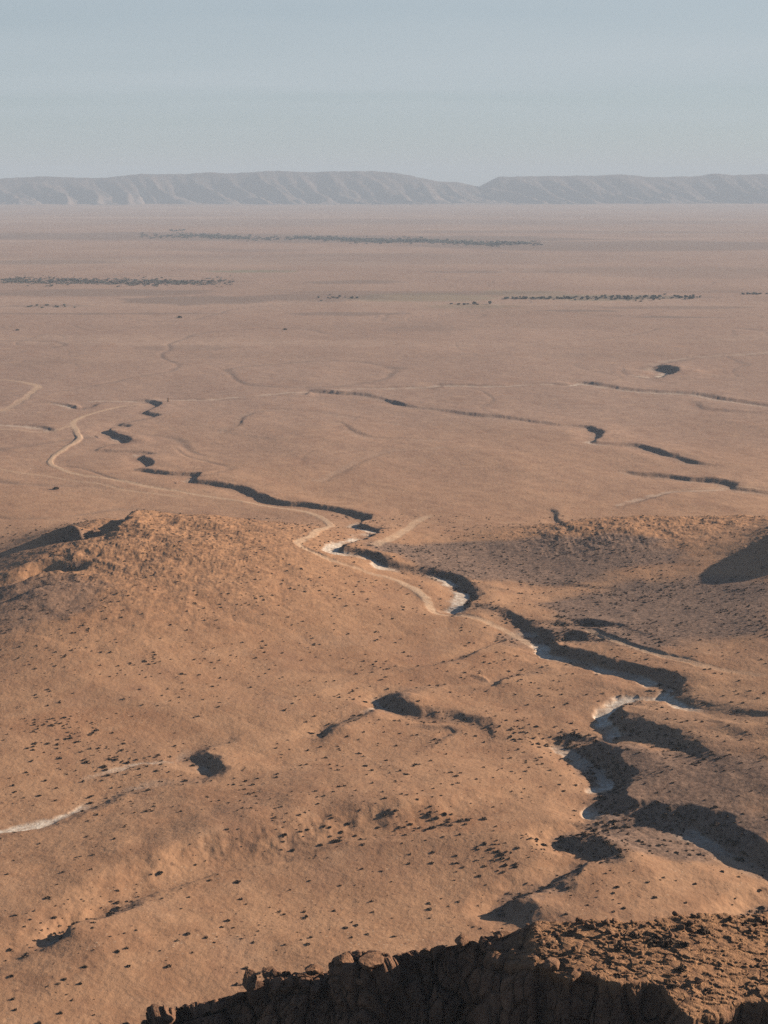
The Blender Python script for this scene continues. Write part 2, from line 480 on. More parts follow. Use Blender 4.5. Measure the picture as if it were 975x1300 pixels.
# rock fins on the left flank of the near hill
channel([(172, 660, .3), (150, 667, .9), (112, 677, 1.2), (84, 683, 1.1), (56, 688, .5)], .6, 5.5, 9, 4.6, .5, 14, sc=.8)
channel([(116, 694, .4), (98, 699, 1.1), (66, 709, 1.2), (30, 722, 1.2), (-15, 742, 1)], .6, 8.0, 9, 6.0, .5, 14, sc=.8)
channel([(92, 720, .7), (72, 724, 1.2), (46, 732, 1.1), (16, 744, .6)], .6, 6.5, 8, 5.5, .4, 12, sc=.8)
channel([(75, 741, .6), (50, 747, .7), (20, 760, .6), (-10, 772, .5)], .6, 4.2, 8, 5.5, .3, 12, sc=.9)
# side gullies
channel([(842, 888, .6, .8), (868, 899, .5, .8), (900, 908, .5), (940, 915, .5), (990, 916, .5)], 1, 2.2, 5, 5, .4, 12)
channel([(786, 932, .6, .4), (806, 938, .8), (832, 948, .8), (866, 964, .7), (890, 975, .3), (930, 985, .1)], .8, 3.2, 6, 6, .8, 14)
channel([(895, 925, .4), (930, 940, .4), (985, 948, .3)], .8, 1.6, 5, 5, .3, 12)
channel([(838, 1058, .2), (790, 1056, .8), (740, 1062, 1), (706, 1073, 1.1), (730, 1085, 1), (752, 1094, .9), (735, 1103, .8), (706, 1121, .8), (690, 1131, .6), (662, 1140, .7),
         (636, 1153, .9), (632, 1163, .8), (650, 1175, .2)], .8, 3.8, 5, 7, 1.2, 16)
channel([(1000, 1136, 1), (975, 1146, 1.2), (950, 1157, 1), (930, 1170, .3)], 1, 4.5, 5, 7, 1, 15)
channel([(638, 811, .5), (618, 822, .9), (598, 829, .8), (570, 840, .5), (535, 846, .4), (490, 849, .35), (430, 850, .25), (360, 850, .1)], .6, 1.9, 5, 4, .4, 12)
channel([(700, 850, .1), (668, 857, .4), (632, 866, .7), (622, 871, .6), (590, 867, .3), (550, 870, .3), (520, 875, .3), (484, 882, .8), (480, 893, 1.2, .5), (500, 906, 1.1), (520, 914, .9),
         (560, 920, .7), (590, 926, .6), (615, 941, .2)], .6, 2.3, 5, 5.5, .5, 14)
channel([(480, 900, .4, .6), (455, 910, .5), (425, 918, .5), (407, 929, 1.0), (400, 938, .2)], .6, 2.2, 5, 5, .4, 14)
channel([(508, 922, .2), (540, 930, .6), (572, 935, .7), (550, 946, .4), (536, 956, .3)], .5, 1.6, 4, 3, .3, 8)
channel([(-20, 1062, .3, 1), (20, 1056, .35, 1), (60, 1047, .4, 1), (100, 1030, .5, 1), (132, 1017, .6, .9), (148, 1008, .6, .5), (190, 1001, .5, .15), (235, 994, .6), (262, 986, .8),
         (258, 974, .8, .3), (237, 962, .6, .3), (250, 950, .4), (285, 938, .2)], 1.1, 2.2, 6, 5.0, .4, 12)
channel([(110, 990, .1, .2), (150, 979, .3, .5), (180, 971, .3, .5), (210, 967, .2, .3)], .7, 1.4, 4, 4, .2, 10)
channel([(152, 1156, .1), (140, 1161, .7), (110, 1173, 1.0), (84, 1184, 1.1), (70, 1196, .9, .4), (52, 1203, .3), (30, 1210, .05)], .5, 3.6, 4, 5, .4, 12)
# eroded low scarp with bushes
channel([(-20, 1240, .3), (60, 1205, .35), (160, 1152, .5), (230, 1126, .75), (268, 1114, 1), (310, 1106, .9), (352, 1098, .9), (385, 1089, .9), (440, 1077, .9), (500, 1067, .9), (560, 1056, .8),
         (605, 1043, .4), (660, 1030, .1)], .5, .8, 13, 3, 0, 22, el=3.6, sc=0.0, far=True)
channel([(700, 1010, .1), (650, 1020, .4), (600, 1010, .4), (520, 1012, .3), (420, 1020, .2)], .5, .6, 14, 5, 0, 20, el=2.0, sc=0, far=True)
# faint watercourses of the middle plain
channel([(355, 503, .3), (380, 500, .8), (395, 497, 1.4), (430, 499, 1.2), (455, 501, .8), (480, 506, .4), (499, 512, 1.3), (530, 517, .4), (575, 523, .5), (604, 527, 1), (650, 532, .6), (700, 539, .5),
         (735, 541, .7), (748, 545, 1.5), (756, 555, 1.6), (750, 562, .8, .6), (775, 565, .5), (805, 567, 1.2), (832, 574, 1.3), (855, 582, .7), (873, 588, 1.2), (900, 592, .2)], 1.5, 1.5, 10, 4.6, .1, 16, pl=.1)
channel([(790, 598, .2), (805, 601, .6), (850, 606, .9), (900, 611, 1.1), (920, 616, 1.2), (930, 622, .7), (990, 630, .3)], 1.5, 1.6, 10, 5, .2, 16, pl=.15)
channel([(120, 509, .2), (250, 507, .4), (320, 504, .4), (370, 498, .5), (440, 495, .1), (540, 492, .8), (570, 490, .9), (640, 490, .5), (690, 488, .3), (732, 489, .7, .8), (745, 487, 1.2), (760, 491, .6), (800, 496, .6), (880, 501, .6),
         (905, 506, .9), (940, 511, .6), (985, 517, .5)], 2.2, 2.0, 14, 7, 0, 20, pl=.35)
channel([(985, 446, .3), (945, 450, .5), (900, 453, .4), (860, 457, .4), (818, 467, 1.0), (832, 468, 2.4), (846, 473, 2.4, .6), (830, 477, 1.2, 1), (815, 478, .4, .5)], 4, 2.2, 14, 9, 0, 20, pl=.2)
channel([(740, 487, .2), (790, 479, .5), (830, 477, .3)], 2, 1.2, 12, 7, 0, 20)
channel([(985, 527, .3), (900, 521, .4), (885, 516, .5), (880, 512, .4)], 2, 1.5, 10, 7, 0, 20)
channel([(280, 548, .3), (300, 537, .6), (310, 528, .6), (345, 521, .4), (400, 524, .3), (450, 530, .3), (520, 540, .1)], 2, 1.1, 10, 5, 0, 20, pl=.08)
channel([(280, 548, .3), (320, 556, .4), (360, 562, .1)], 2, 1.0, 10, 7, 0, 20)
channel([(430, 537, .3), (445, 548, .6), (470, 556, .3), (560, 560, .2)], 2, 1.1, 10, 5, 0, 20, pl=.1)
channel([(410, 610, .4), (440, 594, .4), (480, 576, .3), (560, 570, .1)], 2, .8, 10, 5, 0, 20, pl=.1)
channel([(700, 650, .6), (703, 658, .6), (715, 668, .5), (735, 676, .3)], .7, 1.4, 5, 3, .0, 6)
channel([(790, 642, .3), (815, 634, .7), (850, 625, .7), (920, 620, .3)], 1.5, 1.4, 9, 5, .0, 12, pl=.3)
channel([(640, 745, .4), (680, 746, .6), (720, 744, .5), (780, 750, .2)], 1, 1.4, 5, 5, .2, 10)
channel([(608, 750, .6), (650, 756, .6), (690, 752, .2)], .8, 1.6, 5, 4, .2, 10)
channel([(0, 540, .4), (30, 541, .4), (62, 545, .9)], 2, 1.3, 9, 5, 0, 20, pl=.4)
# tracks
path([(-20, 480, .5), (20, 483, .6), (40, 487, .8), (48, 493, .8), (35, 503, .7), (20, 514, .5), (-10, 528, .4)], 3.2)
path([(200, 511, .5), (165, 514, .7), (135, 520, .9), (110, 527, .9), (94, 535, .9), (97, 548, .9), (100, 556, .9), (82, 568, .9), (66, 580, .9), (64, 588, .9), (80, 597, .9), (110, 604, .8), (160, 612, .8),
      (215, 623, .8), (280, 632, .8), (340, 641, .8), (390, 650, .9), (412, 660, .9), (420, 667, .9), (400, 678, .9), (380, 688, .9), (382, 695, .9), (400, 706, .8), (425, 716, .6), (465, 728, .5),
      (500, 735, .8), (525, 747, 1), (540, 760, 1), (546, 772, 1), (556, 779, .8), (590, 786, .6), (630, 795, .7), (662, 810, .8), (690, 828, .8)], 2.1)
path([(-10, 594, .5), (40, 602, .5), (110, 612, .4), (160, 622, .5), (230, 632, .5)], 2.0)
path([(94, 541, .6), (60, 548, .6), (20, 546, .7), (-10, 545, .6)], 2.4)
path([(545, 655, .4), (532, 662, .8), (515, 676, .8), (495, 688, .8), (476, 697, .6)], 2.6)
path([(745, 812, .5), (780, 822, .8), (820, 835, .8), (870, 848, .7), (930, 858, .4), (985, 862, .2)], 2.2, .8)
path([(855, 622, .4), (900, 618, .7), (930, 620, .7), (985, 624, .4)], 2.0, .7)

# relief of every size
rocky = np.clip(hill_left(X, Y) / 19.0, 0, 1) ** 1.2
rocky = np.maximum(rocky, 0.8 * np.clip((hill_right(X, Y) - 4) / 7.0, 0, 1))
rocky = np.maximum(rocky, 0.9 * np.clip(hill_mid(X, Y) / 8.0, 0, 1) ** 1.5)
smooth_far = 1.0 / (1.0 + (RR / 1500.0) ** 2)
nearfade = sstep(215, 300, RR)
und = 2.3 * fbm(X, Y * 0.8, 120, 2, 3) + 1.3 * (1 - np.abs(gnoise((X * 0.5 - Y * 0.75) / 62.0 + 0.5 * fbm(X, Y, 90, 2, 353), (X + 0.4 * Y) / 190.0, 351)) * 2) * sstep(240, 330, RR) * (1 - sstep(620, 760, RR)) + 0.6 * fbm(X + 0.6 * Y, Y * 0.55, 32, 3, 9)
rills = ridged(X * 0.9 + 0.5 * Y, Y * 0.55 - 0.3 * X, 26, 3, 21)
dw = 60 * fbm(X, Y, 260, 3, 311)
ln1 = gnoise((X + dw) / 210, (Y + 0.8 * dw) / 330, 331); ln2 = gnoise((X - dw) / 95, (Y + dw) / 150, 333)
rill = np.exp(-(ln1 / 0.022) ** 2) * sstep(-0.1, 0.35, gnoise(X / 420, Y / 520, 319)) + 0.8 * np.exp(-(ln2 / 0.028) ** 2) * sstep(0.05, 0.45, gnoise(X / 300, Y / 420, 321))
rill = np.clip(rill, 0, 1) * sstep(500, 760, RR) * (1 - sstep(3500, 6000, RR)) * (1 - np.clip(track + pale, 0, 1)) * (np.abs(carve) < 0.3)
und = und - 0.4 * rill * (1 + RR / 1500)
und = und - 0.28 * np.clip(rills, 0, 1) ** 2 * (0.4 + 1.4 * np.clip(rocky * 2, 0, 1))
fine = 0.16 * fbm(X, Y, 7.0, 3, 31) + 0.06 * gnoise(X / 1.3, Y / 1.6, 37)
crag = ridged(X, Y * 0.8, 6.0, 4, 61, 0.65) * 0.75 + fbm(X, Y, 22, 2, 67) * 1.5 + 0.9 * np.clip(ridged(X * 0.6, Y, 15, 3, 69), 0, 1)
Z = Zm + carve + lift * (1 + 0.35 * fbm(X, Y, 18, 2, 71))
Z += (und * smooth_far * nearfade + fine * (0.5 + 0.9 * scrub)) * np.clip(1 - track * 0.6 - pale * 0.5, 0.2, 1)
Z += crag * rocky ** 1.5 * 1.0
far_und = sstep(900, 2500, RR)
Z += far_und * (3.0 * fbm(X, Y, 900, 4, 81) + 0.4 * np.clip(RR / 4000, 0, 1.5) * fbm(X, Y, 260, 3, 85))
# the fan that rises to the far hills
Z += 10.0 * sstep(8500, 12500, RR)

# soil colour masks; the scrub one also deepens the shade of the banks
def patchpx(px, py, wx, wy, seed, k=1.0):
    """an oval patch of ground (centre and half-sizes in the survey sketch) with ragged borders"""
    c = ground_at([px, px - wx, px + wx, px, px], [py, py, py, py - wy, py + wy])
    a = abs(c[2, 0] - c[1, 0]) / 2; f = abs(c[3, 1] - c[4, 1]) / 2; cy = (c[3, 1] + c[4, 1]) / 2
    q = np.sqrt(((X - c[0, 0]) / a) ** 2 + ((Y - cy) / f) ** 2)
    q = q + 0.5 * fbm(X / a, Y / f, 0.7, 4, seed)
    return k * (1 - sstep(0.75, 1.1, q))


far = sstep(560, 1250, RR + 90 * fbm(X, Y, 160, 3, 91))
green = np.zeros_like(X); dark = np.zeros_like(X)
for i, (a, b, c, d, k) in enumerate([(305, 344.5, 45, 1.6, .55), (350, 345, 30, 1.4, .4), (530, 378, 110, 6, .35), (660, 372, 60, 4, .3), (600, 389, 60, 3, .2), (760, 378, 110, 4, .35)]):
    green = np.maximum(green, patchpx(a, b, c, d, 100 + i, k))
for i, (a, b, c, d, k) in enumerate([(120, 371, 160, 5, .5), (250, 381, 100, 6, .6), (400, 378, 100, 6, .5), (60, 333, 110, 3, .5), (450, 358, 70, 2.5, .5), (150, 300, 260, 5, .55), (480, 304, 300, 5, .6), (800, 312, 320, 7, .55),
                                     (700, 346, 60, 1.5, .4), (590, 346, 60, 1.6, .45), (440, 399, 80, 2.2, .5), (740, 395, 60, 1.3, .6), (860, 403, 60, 1.3, .6), (860, 391, 120, 2, .4), (235, 441, 70, 4, .25), (540, 418, 60, 4, .25),
                                     (130, 398, 180, 1.2, .45), (440, 330, 380, 8, .25), (560, 372, 160, 3, .4), (800, 378, 110, 2.2, .55), (150, 357, 170, 3, .5), (420, 371, 60, 2, .4), (900, 371, 90, 2, .35), (60, 388, 60, 2, .4), (720, 295, 240, 2.5, .35), (300, 318, 120, 2, .3), (850, 345, 200, 8, .2), (500, 282, 500, 4, .3)]):
    dark = np.maximum(dark, patchpx(a, b, c, d, 130 + i, k))
dark = np.maximum(dark, 0.5 * rill * np.clip(0.6 + fbm(X, Y, 25, 2, 323), 0, 1))
red = np.clip(0.9 * rocky ** 1.3 * (0.6 + 0.6 * fbm(X, Y, 40, 3, 95)), 0, 0.8)
red = np.maximum(red, patchpx(560, 1055, 55, 16, 171, .6))
red = np.maximum(red, patchpx(530, 850, 170, 22, 172, .35))
red = np.maximum(red, patchpx(120, 920, 120, 20, 173, .4))
scr2 = np.maximum.reduce([patchpx(660, 712, 200, 34, 181, 1.0), patchpx(860, 780, 180, 50, 182, 1.0), patchpx(870, 1020, 130, 60, 183, .85), patchpx(870, 930, 110, 40, 184, .3), patchpx(660, 1150, 30, 16, 186, .6), patchpx(860, 1062, 130, 40, 187, .95), patchpx(780, 970, 55, 28, 188, .8), patchpx(500, 897, 24, 14, 189, .7), patchpx(720, 810, 90, 16, 190, .7),
                          patchpx(40, 770, 80, 35, 185, .65)])
scrub_shade_soil = np.maximum(0.8 * scrub, 0.85 * scr2)  # dark scrub soil, its weight raised to deepen the shade on the banks
cover = np.stack([track, pale, np.clip(scrub_shade_soil, 0, 1), rocky], -1).reshape(-1, 4)
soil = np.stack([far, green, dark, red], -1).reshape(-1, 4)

V = np.stack([X, Y, Z], -1).reshape(-1, 3)
idx = np.arange(NR * NA).reshape(NR, NA)
Q = np.stack([idx[:-1, :-1], idx[:-1, 1:], idx[1:, 1:], idx[1:, :-1]], -1).reshape(-1, 4)[:, ::-1]


def fmean(a):
    return 0.25 * (a[:-1, :-1] + a[:-1, 1:] + a[1:, 1:] + a[1:, :-1]).reshape(-1)


zone = np.zeros(len(Q), np.int8)
zone[fmean(hill_left(X, Y)) > 4.0] = 1
zone[fmean(hill_right(X, Y)) > 5.5] = 2
zone[(fmean(hill_mid(X, Y)) > 3.0) & (zone == 0)] = 3
zone[fmean(RR) < 170] = 6
zone[fmean(track) > 0.45] = 4
zone[fmean(pale) > 0.45] = 5
SET = [('ground', 'wide orange desert plain crossed by dry gullies', 'ground'),
       ('hill', 'low rounded orange hill with a rocky crest and a shaded left flank', 'hill'),
       ('hill', 'dark hill shoulder entering at the right edge with its near flank in shade', 'hill'),
       ('hill', 'low scrubby brown rise behind the bend of the riverbed', 'hill'),
       ('dirt_track', 'pale dirt track winding over the plain beside the riverbed', 'track'),
       ('dry_riverbed', 'chalky white dry riverbed winding down between shaded banks', 'riverbed'),
       ('mountainside', 'steep foot of the mountain below the viewpoint', 'mountain')]
for zi, (nm, lab, cat) in enumerate(SET):
    q = Q[zone == zi]
    if len(q) == 0:
        continue
    used, inv = np.unique(q, return_inverse=True)
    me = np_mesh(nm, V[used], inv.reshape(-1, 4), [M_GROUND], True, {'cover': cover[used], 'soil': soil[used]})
    tag(add_obj(nm, me), lab, cat, 'structure')


def sample(grid, x, y):
    r = np.hypot(x, y); a = np.arctan2(x, y)
    fi = np.interp(r, rows, np.arange(NR)); fj = np.interp(a, az, np.arange(NA))
    i = np.clip(fi.astype(int), 0, NR - 2); j = np.clip(fj.astype(int), 0, NA - 2)
    u = fi - i; v = fj - j
    return (grid[i, j] * (1 - u) * (1 - v) + grid[i + 1, j] * u * (1 - v) + grid[i, j + 1] * (1 - u) * v + grid[i + 1, j + 1] * u * v)


# ------------------------------------------------------------------ far hills
SIL = [(-900, 236), (-600, 226), (-350, 231), (-150, 226), (0, 230), (60, 227), (130, 228), (180, 224), (240, 223), (300, 222), (340, 220), (400, 221), (470, 219), (500, 222), (530, 229), (555, 234),
       (580, 233), (610, 238), (622, 233), (634, 227), (700, 226.5), (760, 225), (790, 224), (830, 227), (880, 226), (910, 224), (940, 226), (975, 223.5), (1200, 226), (1500, 230), (1900, 224)]
hx = np.concatenate([np.linspace(-16500, -4200, 160)[:-1], np.linspace(-4200, 4200, 1100), np.linspace(4200, 16500, 160)[1:]])
hy = np.linspace(-1500, 2600, 200)
HX, HT = np.meshgrid(hx, hy)
CREST = 12600.0
HY = CREST + HT + 250 * np.sin(HX / 3100.0)
HT = HT - 260 * gnoise(HX / 900.0, HX * 0, 77) * (HT < 0) * np.clip(-HT / 700.0, 0, 1)
pxs = 487.5 + HX / CREST * FOC / 0.979
top = np.interp(pxs, [s[0] for s in SIL], [s[1] for s in SIL])
drr = ray(np.full(top.shape, 487.5), top)
topz = CAM_H + CREST * drr[..., 2] / drr[..., 1]
topz = topz + 5 * gnoise(HX / 160.0, HX * 0, 5) + 3 * gnoise(HX / 60.0, HX * 0, 6)
tt = HT / 1150.0
prof = np.where(HT < 0, np.clip(1 + tt, 0, 1) ** 1.6, np.exp(-(HT / 1300.0) ** 2))
# spurs that run down to the plain, slanting to the right
lean = HX - 0.42 * HT * -1.0 + 130 * gnoise(HX / 700, HT / 900, 7)
sp = np.abs(2 * ((lean / 280.0 + 0.6 * gnoise(HX / 800, HX * 0, 8)) % 1.0) - 1)
sp2 = np.abs(2 * ((lean / 118.0 + 0.4 * gnoise(HX / 500, HT / 700, 9)) % 1.0) - 1)
mid = np.clip(np.clip(1 + tt, 0, 1) * np.clip(-tt, 0, 1) * 4, 0, 1)
HZ = 8.0 + topz * prof - mid * (84 * sp ** 0.9 * np.clip(0.75 + 0.7 * gnoise(HX / 420, HX * 0, 19), .15, 2) + 22 * sp2) * np.clip(topz / 230, 0.3, 1) + (0.15 + mid) * 34 * fbm(HX, HY, 260, 5, 15, 0.6)
HZ = HZ + 26 * np.clip(1.25 + tt, 0, 0.7) ** 2 * (0.6 + gnoise(HX / 500, HX * 0, 33))
HZ = np.where(tt < -1.12, 6 - (-(tt) - 1.12) * 60, HZ)
HV = np.stack([HX, HY, HZ], -1).reshape(-1, 3)
hi = np.arange(HX.size).reshape(HX.shape)
HQ = np.stack([hi[:-1, :-1], hi[:-1, 1:], hi[1:, 1:], hi[1:, :-1]], -1).reshape(-1, 4)
tag(add_obj('mountains', np_mesh('mountains', HV, HQ, [M_HILL], True)), 'long hazy range of flat topped hills on the horizon with a notch', 'hills', 'structure')

# ------------------------------------------------------------------ rocky spur in the foreground
BACK = [(-1000, 1900), (-300, 1600), (60, 1372), (120, 1332), (180, 1299), (215, 1281), (235, 1270), (262, 1263), (300, 1252), (335, 1247), (350, 1234), (394, 1226), (408, 1222), (430, 1216), (468, 1212), (490, 1214), (510, 1218),
        (530, 1203), (545, 1197), (580, 1192), (598, 1186), (625, 1184), (642, 1186), (655, 1180), (680, 1170), (710, 1173), (740, 1170), (800, 1169), (870, 1165), (930, 1161), (975, 1158), (1080, 1150), (1200, 1146), (2200, 1200)]
FRONT = [(-1000, 1906), (-300, 1606), (60, 1380), (180, 1306), (235, 1276), (262, 1269), (300, 1258), (335, 1255), (350, 1250), (394, 1246), (408, 1236), (430, 1238), (468, 1238), (490, 1232), (510, 1225), (530, 1210), (580, 1197), (598, 1192),
         (612, 1202), (630, 1222), (652, 1226), (672, 1224), (690, 1228), (712, 1240), (722, 1246), (740, 1236), (765, 1246), (790, 1250), (820, 1246), (842, 1252), (852, 1268), (868, 1284), (880, 1294), (900, 1290),
         (925, 1278), (945, 1271), (975, 1276), (1030, 1290), (1100, 1275), (1200, 1285), (2200, 1360)]
ux = np.concatenate([np.linspace(-900, 66, 110), np.linspace(70, 1180, 1080), np.linspace(1184, 2150, 110)])
NU = len(ux)
yb = np.interp(ux, [p[0] for p in BACK], [p[1] for p in BACK])
yf = np.maximum(np.interp(ux, [p[0] for p in FRONT], [p[1] for p in FRONT]), yb + 4)
RB = 130.0 + 3 * np.sin(ux / 150.0)
RF = RB - np.maximum(0.115 * (yf - yb), 0.6)
db = ray(ux, yb); B = db * (RB / db[:, 1])[:, None]; B[:, 2] += CAM_H
df = ray(ux, yf); F = df * (RF / df[:, 1])[:, None]; F[:, 2] += CAM_H
st = []
for s in np.concatenate([np.linspace(1, 0.12, 26), np.linspace(0.11, 0.004, 40)]):        # far slope, hidden
    h = s * (B[:, 2] + 4)
    st.append(np.stack([B[:, 0] - 0.1 * h, B[:, 1] + 0.62 * h, B[:, 2] - h], -1))
NTOP = 150
for s in np.linspace(0, 1, NTOP):
    st.append(B + (F - B) * s)
for s in np.concatenate([np.linspace(0.06, 14, 170), np.linspace(14.5, 75, 26)]):
    k = 0.42 + 0.004 * s
    st.append(np.stack([F[:, 0] - 0.30 * k * s, F[:, 1] - k * s * 0.95, F[:, 2] - s], -1))
G = np.array(st)                                             # (rows, NU, 3)
gr = G.shape[0]
# relax the sharp corners a little before the rock relief goes on
for it in range(3):
    G[1:-1] = 0.5 * G[1:-1] + 0.25 * (G[:-2] + G[2:])
    G[:, 1:-1] = 0.5 * G[:, 1:-1] + 0.25 * (G[:, :-2] + G[:, 2:])
du = np.gradient(G, axis=1); dv = np.gradient(G, axis=0)
nn = np.cross(dv, du); nn /= np.linalg.norm(nn, axis=2, keepdims=True) + 1e-9
up = np.clip(nn[..., 2], 0, 1)
if nn[100, NU // 2, 2] < 0: nn = -nn; up = np.clip(nn[..., 2], 0, 1)
for it in range(12):
    nn[1:-1] = 0.5 * nn[1:-1] + 0.25 * (nn[:-2] + nn[2:]); nn[:, 1:-1] = 0.5 * nn[:, 1:-1] + 0.25 * (nn[:, :-2] + nn[:, 2:])
nn /= np.linalg.norm(nn, axis=2, keepdims=True) + 1e-9
P = G.reshape(-1, 3)
vstat = np.concatenate([np.zeros(66), np.ones(NTOP), np.full(196, 2.0)])
rowi = np.arange(gr)
rim = np.exp(-0.5 * ((rowi - 205) / 40.0) ** 2)[:, None] * (1 - sstep(520, 640, ux))[None, :]
topw = np.exp(-0.5 * (np.clip(np.abs(rowi - 141) - 70, 0, None) / 8.0) ** 2)[:, None] * sstep(590, 700, ux)[None, :]
amp = (1.0 - 0.93 * topw).reshape(-1)
q = P * np.array([1, 1, 0.45]) + 0.35 * np.stack([fbm(P[:, 0], P[:, 2], 2.5, 3, 201), fbm(P[:, 1], P[:, 2], 2.5, 3, 202), fbm(P[:, 0], P[:, 1], 2.5, 3, 203)], -1)
f1, f2, rid = worley(q / 4.0, 5)
g1, g2, rid_b = worley(q / 1.15 + 7.7, 25)
k1, k2, rid_c = worley(q / 0.5 + 3.3, 45)
disp = amp * ((rid - 0.5) * 2.2 - 0.5 * np.exp(-((f2 - f1) / 0.07) ** 2)) + amp * ((rid_b - 0.5) * 0.5 - 0.18 * np.exp(-((g2 - g1) / 0.1) ** 2)) + 0.15 * (rid_c - 0.5) * (0.1 + 0.9 * amp)
tflat = topw.reshape(-1)
disp += tflat * (0.12 * sstep(0.02, 0.07, fbm(P[:, 0] + 0.5 * P[:, 1], P[:, 1] * 2.0, 6.0, 5, 361, 0.6)) + 0.12 * sstep(0.1, 0.14, fbm(P[:, 0], P[:, 1] * 2.2, 3.0, 4, 367, 0.6)) + 0.22 * fbm(P[:, 0], P[:, 1], 5.0, 4, 211) + 0.2 * (rid_b > 0.88) * np.clip(1 - 1.5 * g1, 0, 1) + 0.1 * (rid_c > 0.9) * np.clip(0.8 - k1, 0, 1))
h1, h2, rid_d = worley(P * np.array([1, 1, .8]) / 2.1 + 1.7, 85)
disp += rim.reshape(-1) * ((rid_d - 0.35) * 1.3 - 0.35 * np.exp(-((h2 - h1) / 0.09) ** 2))
disp += 0.10 * fbm(P[:, 0] + P[:, 1], P[:, 2] + 0.4 * P[:, 1], 1.2, 3, 215)
fadeb = (rowi > 20).astype(float)[:, None] * np.ones((1, NU))
P = P + nn.reshape(-1, 3) * (disp * fadeb.reshape(-1))[:, None]
ci = np.arange(gr * NU).reshape(gr, NU)
CQ = np.stack([ci[:-1, :-1], ci[:-1, 1:], ci[1:, 1:], ci[1:, :-1]], -1).reshape(-1, 4)[:, ::-1]
tag(add_obj('rocky_cliff', np_mesh('rocky_cliff', P, CQ, [M_CLIFF], False, {'sand': np.repeat(topw.reshape(-1, 1), 4, 1)})), 'rugged brown rock spur with a shaded cliff face in the foreground', 'cliff', 'structure')  # mask of the sunlit top, which is coloured lighter as sand
GP = P.reshape(gr, NU, 3)


# ------------------------------------------------------------------ boulders
def ico(n):
    import bmesh
    bm = bmesh.new(); bmesh.ops.create_icosphere(bm, subdivisions=n, radius=1.0)
    v = np.array([p.co[:] for p in bm.verts]); f = np.array([[q.index for q in p.verts] for p in bm.faces]); bm.free()
    return v, f


IV, IF = ico(4)


def boulder_mesh(seed, squash=(1, 1, 0.8), cuts=14, hard=0.72):
    r = np.random.default_rng(seed); v = IV.copy()
    v *= 1 + 0.12 * fbm(v[:, 0] * 2 + seed, v[:, 1] * 2 + v[:, 2], 1.5, 3, seed)[:, None]
    for _ in range(cuts):
        n = r.normal(size=3); n /= np.linalg.norm(n); c = r.uniform(hard, 0.88)
        over = np.clip(v @ n - c, 0, None); v -= over[:, None] * n * 0.95
    v += 0.05 * np.stack([gnoise(v[:, 1] * 5, v[:, 2] * 5 + seed, 1), gnoise(v[:, 0] * 5, v[:, 2] * 5 + seed, 2), gnoise(v[:, 0] * 5, v[:, 1] * 5 + seed, 3)], -1)
    v *= np.array(squash)
    v[:, 2] -= v[:, 2].min() * 0.82
    return np_mesh('boulder', v, IF, [M_BOULDER], False)


def on_spur(px, py):
    """the point of the spur's surface that shows at a point of the sketch"""
    d = GP - np.array([0, 0, CAM_H]); w = d[..., 1] * CP - d[..., 2] * SP
    sx = 487.5 + FOC * d[..., 0] / w; sy = 650 - FOC * (d[..., 1] * SP + d[..., 2] * CP) / w
    e = (sx - px) ** 2 + (sy - py) ** 2
    k = np.argmin(e); return GP.reshape(-1, 3)[k], math.sqrt(e.reshape(-1)[k])


PXM = 138.0 / FOC                                            # metres per sketch unit on the spur
NAMED = [(318, 1249, 15, (1.0, .9, 1.05), 'rounded boulder perched on the cliff edge with a sunlit right side', 3),
         (343, 1242, 14, (1.1, .9, .85), 'dark block leaning behind the rounded perched boulder', 4),
         (366, 1246, 10, (1.2, .9, .6), 'low pale sunlit rock lying between two dark cliff blocks', 5),
         (398, 1236, 13, (1.3, 1, .8), 'squared dark block standing on the cliff edge above a long crack', 6),
         (434, 1224, 14, (1.2, 1, .9), 'tall knobbly brown outcrop block rising from the cliff edge', 7),
         (470, 1224, 17, (1.35, 1, .75), 'broad reddish sunlit block next to the knobbly outcrop', 8),
         (455, 1246, 9, (1.3, 1, .6), 'small slab resting under the broad reddish block', 9),
         (700, 1229, 12, (1.2, 1, .8), 'pale rounded sunlit boulder at the lip of the shaded cliff', 10),
         (638, 1180, 9, (1.5, 1, .6), 'flat dark rock lying at the back of the spur near the shrubs', 11),
         (585, 1197, 12, (1.6, 1, .7), 'long dark slab capping the highest point of the cliff edge', 12)]
for i, (px, py, hw, sq, lab, sd) in enumerate(NAMED):
    p, e = on_spur(px, py)
    o = add_obj('boulder', boulder_mesh(sd, sq, 18, 0.5)); s = hw * PXM
    o.location = (p[0], p[1] + 0.15 * s, p[2] - 0.3 * s); o.scale = (s, s, s); o.rotation_euler = (0, 0, sd * 1.7)
    tag(o, lab, 'boulder', group='boulders along the cliff edge')
rockv = [boulder_mesh(40 + i, (1.15, .9, .75 + .1 * (i % 3)), 14, 0.6) for i in range(7)]
for i in range(210):
    # loose rocks on the sunlit top of the spur, thickest along its far edge
    px = random.uniform(612, 1010)
    j = int(np.searchsorted(ux, px))
    s = abs(random.gauss(0.0, 0.22)) if random.random() < 0.6 else random.uniform(0.0, 0.97)
    if px < 660: s = random.uniform(0.05, 0.9)
    row = 66 + int(min(s, 0.98) * (NTOP - 1))
    p = GP[row, j]
    sz = 0.07 + 0.30 * random.random() ** 3.2
    o = add_obj('loose_rock', random.choice(rockv)); o.location = (p[0], p[1], p[2] - 0.15 * sz); o.scale = (sz, sz, sz * random.uniform(.7, 1.1))
    o.rotation_euler = (random.uniform(-.3, .3), random.uniform(-.3, .3), random.uniform(0, 6.28))
    tag(o, 'small angular brown rock strewn on the sunlit top of the rocky spur', 'rock', group='loose rocks on the sunlit spur')


